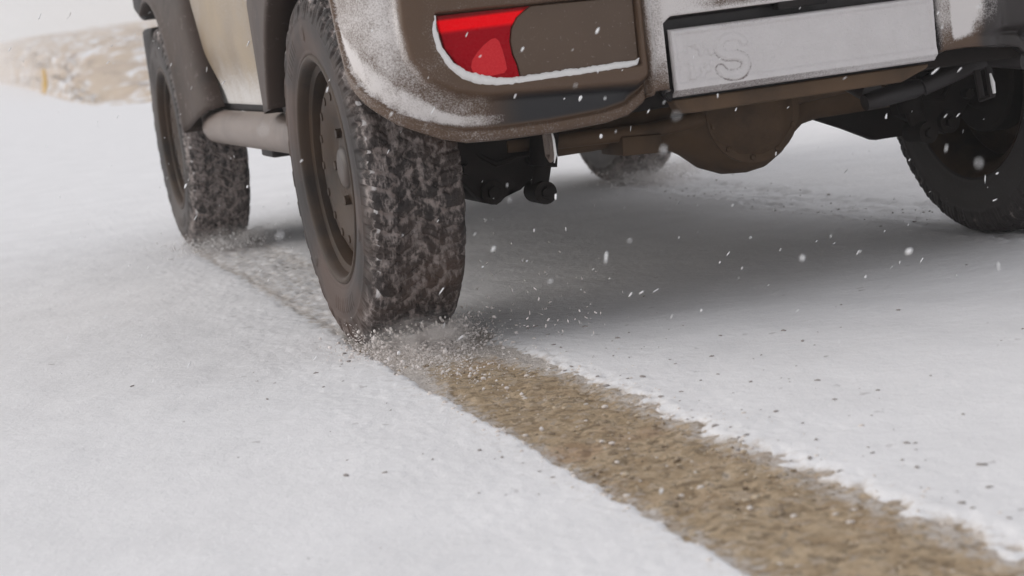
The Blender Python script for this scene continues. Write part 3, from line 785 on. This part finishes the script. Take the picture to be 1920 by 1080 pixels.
for i, (sx, cy, me, mn) in enumerate(((-1, 0, t_rear, 'tyre'), (-1, 2.25, t_front, 'tyre_front'), (1, 0, t_dark, 'tyre_dark'), (1, 2.25, t_front, 'tyre_front'))):
    if i == 3:
        w = wl[1].copy(); COL.objects.link(w); w.parent = car
        for c_ in list(wl[1].children):
            c2 = c_.copy(); COL.objects.link(c2); c2.parent = w
    else: w = make_wheel(me, mn)
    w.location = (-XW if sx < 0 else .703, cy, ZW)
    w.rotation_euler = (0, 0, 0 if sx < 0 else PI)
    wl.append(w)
tag(wl[0], 'rear wheel throwing up snow'); 
# the flat of the tyre must stay down; rotation about Z keeps it so
# spare wheel on the tailgate
sp = wl[0].copy(); COL.objects.link(sp); sp.parent = car; sp.name = 'spare_wheel'
if 'label' in sp: del sp['label']
for c_ in list(wl[0].children):
    c2 = c_.copy(); COL.objects.link(c2); c2.parent = sp
sp.location = (.12, -.575, 1.15); sp.rotation_euler = (0, 0, PI/2)

# ---- running gear
bm = bmesh.new()
cx = .048
lathe_x(bm, [(-.62-cx, .0), (-.62-cx, .042), (-.26, .040), (-.20, .043), (-.155, .055), (-.115, .078), (-.075, .110), (-.03, .128), (.02, .132), (.055, .127), (.09, .108), (.125, .074), (.16, .050), (.20, .043), (.60-cx, .040), (.60-cx, 0)], c=(cx, 0, ZW), seg=56)
bm_obj('rear_axle', bm, M['axle'], car, smooth=60)
bm = bmesh.new()                                          # cover with bolts, facing back
prism(bm, [(cx+.010+.105*math.cos(t), ZW+.105*math.sin(t)) for t in np.linspace(0, 2*PI, 40, endpoint=False)], 1, -.098, -.085)
prism(bm, [(cx+.010+.075*math.cos(t), ZW+.075*math.sin(t)) for t in np.linspace(0, 2*PI, 40, endpoint=False)], 1, -.101, -.0975)
for k in range(10):
    a = 2*PI*k/10+.2; tube(bm, [(cx+.01+.094*math.cos(a), -.096, ZW+.094*math.sin(a)), (cx+.01+.094*math.cos(a), -.102, ZW+.094*math.sin(a))], .0065, 6)
bm_obj('differential_cover', bm, M['axle'], car, bevel=.008)
bm = bmesh.new()                                          # panhard rod and its bracket
tube(bm, [(-.47, -.075, .345), (-.17, -.08, .335), (.30, -.08, .37)], .016, 12)
box(bm, (-.235, -.10, .292), (-.150, .02, .33), (.05, 'Y'))
bm_obj('track_rod', bm, M['axle'], car, bevel=.003)
for sx in (-1, 1):
    bm = bmesh.new()
    prism(bm, [(sx*.60, .372), (sx*.574, .302), (sx*.545, .262), (sx*.530, .243), (sx*.505, .236), (sx*.486, .248), (sx*.474, .262), (sx*.452, .258), (sx*.440, .27), (sx*.405, .29), (sx*.395, .372)], 1, -.085, -.045)
    prism(bm, [(sx*.575, .36), (sx*.545, .262), (sx*.515, .238), (sx*.486, .250), (sx*.48, .36)], 1, .035, .06)
    tube(bm, [(sx*.513, -.10, .262), (sx*.513, .07, .262)], .0235, 20)
    tube(bm, [(sx*.513, -.112, .262), (sx*.513, -.10, .262)], .014, 6)
    bm_obj('axle_bracket', bm, M['under'], car, bevel=.004)
    bm = bmesh.new()
    tube(bm, [(sx*.425, -.155, .252), (sx*.425, -.085, .252)], .0225, 20)
    tube(bm, [(sx*.425, -.165, .252), (sx*.425, -.155, .252)], .011, 6)
    tube(bm, [(sx*.425, -.12, .262), (sx*.40, -.115, .34)], .017, 14)
    tube(bm, [(sx*.412, -.117, .30), (sx*.36, -.10, .56)], .028, 18)
    bm_obj('shock_absorber', bm, M['under'], car)
    bm = bmesh.new()
    tube(bm, [(sx*.46+.052*math.cos(t), -.01+.052*math.sin(t), .375+t*.0062) for t in np.linspace(0, 10*PI, 140)], .0075, 8)
    bm_obj('coil_spring', bm, M['under'], car)
    bm = bmesh.new(); tube(bm, [(sx*.51, .03, .265), (sx*.47, .75, .40)], .022, 14); bm_obj('trailing_arm', bm, M['under'], car)
    if sx > 0: pass
    bm = bmesh.new()                                      # tow hook with frost on its rear edge
    tube(bm, [(sx*.488, -.375, .400), (sx*.488, -.395, .385), (sx*.488, -.402, .362), (sx*.488, -.397, .342), (sx*.488, -.385, .334), (sx*.488, -.372, .342), (sx*.488, -.37, .38)], .005, 10)
    if sx < 0: bm_obj('tow_hook', bm, M['sill'], car)
    else: bm.free()
    if sx < 0:
        bm = bmesh.new(); tube(bm, [(-.4905, -.412, .392), (-.4900, -.419, .372), (-.489, -.417, .345), (-.489, -.405, .330)], [.001, .0022, .0026, .001] if 1 else [.0035, .0060, .0058, .003], 10)
        bm_obj('frost_rim', bm, M['snow'], car)
    else:
        bm = bmesh.new(); tube(bm, [(.421, -.40, .374), (.4225, -.404, .355), (.424, -.404, .335)], [.002, .0042, .003], 10); bm_obj('frost_rim', bm, M['snow'], car)
        bm = bmesh.new(); tube(bm, [(.424, -.39, .385), (.424, -.395, .33), (.424, -.36, .322), (.424, -.35, .38)], .007, 10); bm_obj('tow_hook', bm, M['black'], car)
    for q_, (hx, hy, hz_) in enumerate(((.59, -.03, .30), (.56, -.055, .285), (.43, -.06, .285))):
        bm = bmesh.new(); tube(bm, [(sx*hx, hy-.035, hz_+.03), (sx*hx, hy-.055, hz_+.03)], .011, 6); bm_obj('bolt', bm, M['under'], car)
    bm = bmesh.new(); tube(bm, [(sx*.57, -.06, .37), (sx*.50, -.10, .315), (sx*.42, -.11, .33), (sx*.33, -.09, .39), (sx*.25, -.05, .43)], .0055, 8); bm_obj('brake_hose', bm, M['under'], car)
    bm = bmesh.new(); tube(bm, [(sx*.60, -.05, .40), (sx*.30, -.055, .396), (sx*.12, -.09, .425), (0, -.08, .46)], .0035, 8); bm_obj('brake_line', bm, M['axle'], car)
# frame, crossmembers, floor, tank
bm = bmesh.new()
for sx in (-1, 1): box(bm, (sx*.32, -.36, .41), (sx*.40, 2.6, .505))
box(bm, (-.60, -.405, .398), (.60, -.345, .47)); box(bm, (-.40, .52, .42), (.40, .60, .49)); box(bm, (-.40, 1.40, .40), (.40, 1.52, .48))
bm_obj('chassis_frame', bm, M['under'], car, bevel=.006)
bm = bmesh.new(); box(bm, (-.70, -.34, .535), (.70, 2.55, .550)); bm_obj('floor_pan', bm, M['floor_bounce'], car)
bm = bmesh.new(); box(bm, (-.31, .62, .335), (.05, 1.30, .47)); bm_obj('fuel_tank', bm, M['under'], car, bevel=.03)
bm = bmesh.new(); tube(bm, [(.20, -.30, .345), (.235, -.30, .350), (.31, -.30, .358), (.33, -.30, .360)], [.016, .019, .019, .014], 20)
tube(bm, [(.22, -.30, .36), (.28, .1, .44), (.2, 1.3, .40), (.2, 2.0, .40)], .022, 14)
tube(bm, [(.33, -.30, .36), (.46, -.33, .40), (.50, -.40, .39)], .019, 14)
bm_obj('exhaust_pipe', bm, M['muffler'], car)
bm = bmesh.new()
lathe_x(bm, [(-.60, 0), (-.60, .04), (.12, .04), (.17, .09), (.24, .10), (.3, .05), (.60, .04), (.60, 0)], c=(0, 2.25, .36), seg=32)
bm_obj('front_axle', bm, M['under'], car)
bm = bmesh.new(); box(bm, (-.25, 1.3, .37), (.25, 2.0, .52)); tube(bm, [(.1, .1, .36), (.1, 1.35, .41)], .03, 16); bm_obj('gearbox', bm, M['under'], car, bevel=.03)
# mud-dark underside pieces between spring and right wheel
bm = bmesh.new()
prism(bm, [(.16, .40), (.20, .318), (.235, .312), (.262, .298), (.30, .285), (.345, .262), (.40, .235), (.60, .235), (.60, .40)], 1, .02, .05)
bm_obj('brake_bracket', bm, M['under'], car, bevel=.004)

# ------------------------------------------------------------------ loose snow and grit
def blob_cloud(name, items, material, label, sub=1, kind='stuff'):
    """items: list of (centre, (rx,ry,rz), seed)"""
    bm0 = bmesh.new(); bmesh.ops.create_icosphere(bm0, subdivisions=sub, radius=1)
    base = np.array([v.co[:] for v in bm0.verts]); fc = np.array([[v.index for v in f.verts] for f in bm0.faces]); bm0.free()
    V = []; F = []; o = 0
    for c, r, q in items:
        rj = 1+(rng.random(len(base))-.5)*.7
        v = base*rj[:, None]*np.array(r)
        if q is not None: v = v @ np.array(q).T
        V.append(v+np.array(c)); F.append(fc+o); o += len(base)
    me = bpy.data.meshes.new(name); me.from_pydata(np.vstack(V).tolist(), [], np.vstack(F).tolist()); me.update()
    for p in me.polygons: p.use_smooth = True
    ob = link(name, me, material); tag(ob, label, kind=kind); return ob
def gz(x, y):
    z, _, _ = ground_fields(np.array([x]), np.array([y])); return float(z[0])
# grit on the snow
it = []
xs_g = np.concatenate([XI+.005+rng.exponential(.12, 190), XO-.005-rng.exponential(.07, 40), rng.uniform(-.45, 1.0, 45), rng.uniform(-1.5, -.85, 16), rng.normal(.70, .08, 180)])
ys_g = np.concatenate([rng.uniform(-2.1, .1, 190), rng.uniform(-2.1, .0, 40), rng.uniform(-1.9, -.3, 45), rng.uniform(-2.1, .0, 16), rng.uniform(.1, 2.2, 180)])
zz_, _, _ = ground_fields(xs_g, ys_g)
for x_, y_, z_ in zip(xs_g, ys_g, zz_):
    s = .0011+.0026*random.random()**3
    it.append(((x_, y_, z_+s*.1), (s*1.9, s*random.uniform(.7, 1.4), s*.7), Matrix.Rotation(random.random()*6, 3, 'Z')))
blob_cloud('grit', it, plain('grit_stone', (.33, .30, .285), .9), 'dark grit scattered over the snow', kind='stuff')
# gravel stones in the track
it = []
for _ in range(1100):
    y_ = random.uniform(-2.2, -.05); eo, ei = edges(y_); x_ = random.uniform(eo, ei); s = .0014+.0036*random.random()**3
    it.append(((x_, y_, -.0075+.002*random.random()), (s*1.3, s, s*.7), Matrix.Rotation(random.random()*6, 3, 'Z')))
mg, t, b = mat('gravel_stone'); n = N(t)
n.L(n.mix(n.rng(n.noise(22, 3, .6), .35, .65), (.24, .18, .12), (.56, .46, .34)), b.inputs['Base Color']); b.inputs['Roughness'].default_value = .8
blob_cloud('gravel', it, mg, 'small tan gravel stones in the bare wheel track')
# snow crumbs along both edges of the track
it = []
for _ in range(1300):
    left_ = random.random() < .42
    e = random.expovariate(1/.016)-.012
    y_ = random.uniform(-2.2, .1); eo, ei = edges(y_)
    x_ = eo+.006-e*.6 if left_ else ei-.010+e*1.7
    s = .0010+.0026*random.random()**3
    it.append(((x_, y_, gz(x_, y_)+s*.25), (s*1.3, s, s*.7), None))
for _ in range(70):
    x_ = random.uniform(XO, XI); y_ = random.uniform(-2.0, .0); s = .0015+.003*random.random()**2
    it.append(((x_, y_, -.005), (s*1.3, s, s*.7), None))
dirty_snow = snow_mat('dirty_snow', (.76, .70, .65), 0)
blob_cloud('snow_crumbs', it, dirty_snow, 'crumbled dirty snow along the edges of the wheel track')
# spray thrown back by the rear left wheel: fine powder and crumbs
it = []
for _ in range(7500):
    u_ = min(random.expovariate(1/.11), .9); y_ = -.07-u_; x_ = (XO+XI)/2+random.gauss(0, .062)-.02*min(u_, .3)
    hgt = .040*math.exp(-((u_-.03)/.13)**2)+.006
    z_ = -.008+abs(random.gauss(0, 1))*hgt*.62
    s = .0005+.0008*random.random()+.0028*random.random()**12
    it.append(((x_, y_, z_), (s*1.3, s, s*1.1), None))
for _ in range(700):                                      # crumbs riding up against the tread
    t_ = random.uniform(.05, .62); r_ = .352+abs(random.gauss(0, .010)); x_ = random.uniform(XO, XI-.02); s = .0008+.0022*random.random()**3
    it.append(((x_, -r_*math.sin(t_), ZW-r_*math.cos(t_)), (s, s, s*1.5), None))
for _ in range(90):                                      # bits flung off to the right
    x_ = XI+abs(random.gauss(0, .13)); y_ = random.uniform(-.45, -.0); z_ = abs(random.gauss(0, .07)); s = .0006+.0014*random.random()**2
    q = Matrix.Rotation(random.gauss(0, .7), 3, 'Y')
    it.append(((x_, y_, z_), (s, s, s*2.6), q))
blob_cloud('snow_spray', it, snow_mat('spray_snow', (.84, .79, .76), 0), 'powder and clods of snow thrown back by the near rear wheel')
it = []
for cx_ in (-.72, .71):
    for _ in range(1600):
        x_ = cx_+random.gauss(0, .075); y_ = 2.25-.05-.25*random.random(); z_ = abs(random.gauss(0, .022)); s = .001+.0025*random.random()**3
        it.append(((x_, y_, z_), (s*1.2, s, s), None))
blob_cloud('powder', it, snow_mat('powder_snow', (.84, .82, .81), 0), 'loose powder kicked up behind the front wheels')

# finest powder hanging in the air behind the wheels
def mist(c, rad_, dens, lbl):
    bm = bmesh.new(); bmesh.ops.create_icosphere(bm, subdivisions=4, radius=1)
    o = bm_obj('snow_mist', bm, None, None); o.location = c; o.scale = rad_
    mv = bpy.data.materials.new('snow_mist'); mv.use_nodes = True; t = mv.node_tree; t.nodes.clear(); n = N(t)
    out = n.n('ShaderNodeOutputMaterial'); v = n.n('ShaderNodeVolumePrincipled'); v.inputs['Color'].default_value = (.93, .90, .88, 1)
    ln = n.n('ShaderNodeVectorMath', operation='LENGTH'); n.L(n.coord(), ln.inputs[0])
    f = n.rng(ln.outputs['Value'], .15, 1.0, 1, 0)
    nz = n.rng(n.noise(3.2, 4, .6), .38, .72)
    n.L(n.math('MULTIPLY', n.math('MULTIPLY', f, nz), dens), v.inputs['Density']); n.L(v.outputs[0], out.inputs['Volume'])
    o.data.materials.append(mv); tag(o, lbl, kind='stuff')
mist((-.725, -.19, .028), (.12, .20, .062), 22, 'fine snow powder hanging behind the near rear wheel')
mist((-.70, 2.05, .03), (.17, .26, .06), 9, 'fine snow powder behind the near front wheel')
mist((.74, 2.03, .03), (.22, .34, .09), 10, 'fine snow powder behind the far front wheel')

# falling snow: oblong clumps drifting down to the left, at their own distances
def bp(px, py, dist):
    d = FW+RT*((px-960)/3295.6)+UP*((540-py)/3295.6); return CAMPOS+d*dist
axis = (UP*.86+RT*.50).normalized(); side_ = axis.cross(FW).normalized(); thr = axis.cross(side_)
def flake(c, ln, wd):
    j = Matrix.Rotation(random.gauss(0, .30), 3, FW)
    a = j @ axis; s_ = j @ side_
    q = np.array([[s_[i], thr[i], a[i]] for i in range(3)])
    return (tuple(c), (wd, wd, ln), q)
it = []
big = [(1088, 185, 2.9, .0055, .0032), (1127, 255, 2.9, .0040, .0030), (1705, 471, 1.9, .0042, .0040), (1505, 484, 1.7, .0030, .0022), (1203, 548, 2.6, .0040, .0016), (925, 467, 2.0, .0036, .0022),
       (1315, 582, 2.5, .0024, .0018), (348, 349, 3.3, .0055, .0030), (464, 350, 3.3, .0040, .0025), (980, 92, 2.5, .0040, .0020), (1120, 58, 2.5, .0050, .0022), (1042, 369, 2.8, .0052, .0022), (875, 65, 2.8, .0050, .0012),
       (1870, 325, 2.8, .0034, .0016), (1800, 130, 2.6, .0060, .0012), (1350, 492, 2.8, .0022, .0012), (1391, 503, 2.6, .0030, .0012), (1061, 430, 2.7, .0036, .0010), (1216, 208, 2.7, .0042, .0011), (1380, 205, 2.9, .0044, .0012),
       (1455, 288, 2.9, .0038, .0011), (1797, 215, 2.8, .0050, .0013), (1865, 375, 2.8, .0046, .0012), (1240, 920, 1.9, .0035, .0028), (1623, 518, 2.6, .0028, .0013), (832, 612, 3.3, .0070, .0030), (748, 662, 3.2, .0060, .0040),
       (1058, 185, 2.9, .0018, .0012), (1350, 110, 2.9, .0022, .0010), (1143, 522, 2.7, .0020, .0008), (988, 489, 2.7, .0022, .0008), (905, 500, 2.7, .0022, .0008)]
for px, py, d, ln, wd in big: it.append(flake(bp(px, py, d), ln, wd*.85))
for _ in range(1600):
    d = 1.6+random.random()**.7*5.0
    px, py = random.uniform(-250, 2150), random.uniform(-200, 1250); r = .7+1.3*random.random()**3
    if d < 2.4 and random.random() < .6: continue
    it.append(flake(bp(px, py, d), .0040*r*(.4+.9*random.random()), .0008*r))
for _ in range(10):
    d = random.uniform(.9, 1.6); it.append(flake(bp(random.uniform(0, 1920), random.uniform(0, 1080), d), .0016+.0012*random.random(), .0011))
blob_cloud('falling_snow', it, snow_mat('flake', (.9, .9, .91), 0), 'snowflakes falling around and behind the car')

# ------------------------------------------------------------------ roadside marker
bm = bmesh.new()
px0 = Vector((1.76, 47.6, 0.05))
tube(bm, [(0, 0, -.1), (0, 0, .27), (0, 0, .29), (0, 0, .62), (0, 0, .64)], [.105, .085, .06, .045, .03], 16)
box(bm, (-.13, -.13, -.1), (.13, .13, .03))
p_ = bm_obj('marker_post', bm, M['post'], None, bevel=.004); p_.location = px0
tag(p_, 'yellow roadside marker post at the foot of the far slope', 'marker post')

# ------------------------------------------------------------------ air thick with fine falling snow
bm = bmesh.new(); box(bm, (-420, -420, -1.4), (420, 420, 14))
hz = bm_obj('haze', bm, None, None)
mh = bpy.data.materials.new('haze'); mh.use_nodes = True; th_ = mh.node_tree; th_.nodes.clear()
oo = th_.nodes.new('ShaderNodeOutputMaterial'); vv = th_.nodes.new('ShaderNodeVolumePrincipled')
vv.inputs['Density'].default_value = .0032; vv.inputs['Color'].default_value = (1, 1, 1, 1)
th_.links.new(vv.outputs[0], oo.inputs['Volume']); hz.data.materials.append(mh)
tag(hz, kind='stuff')
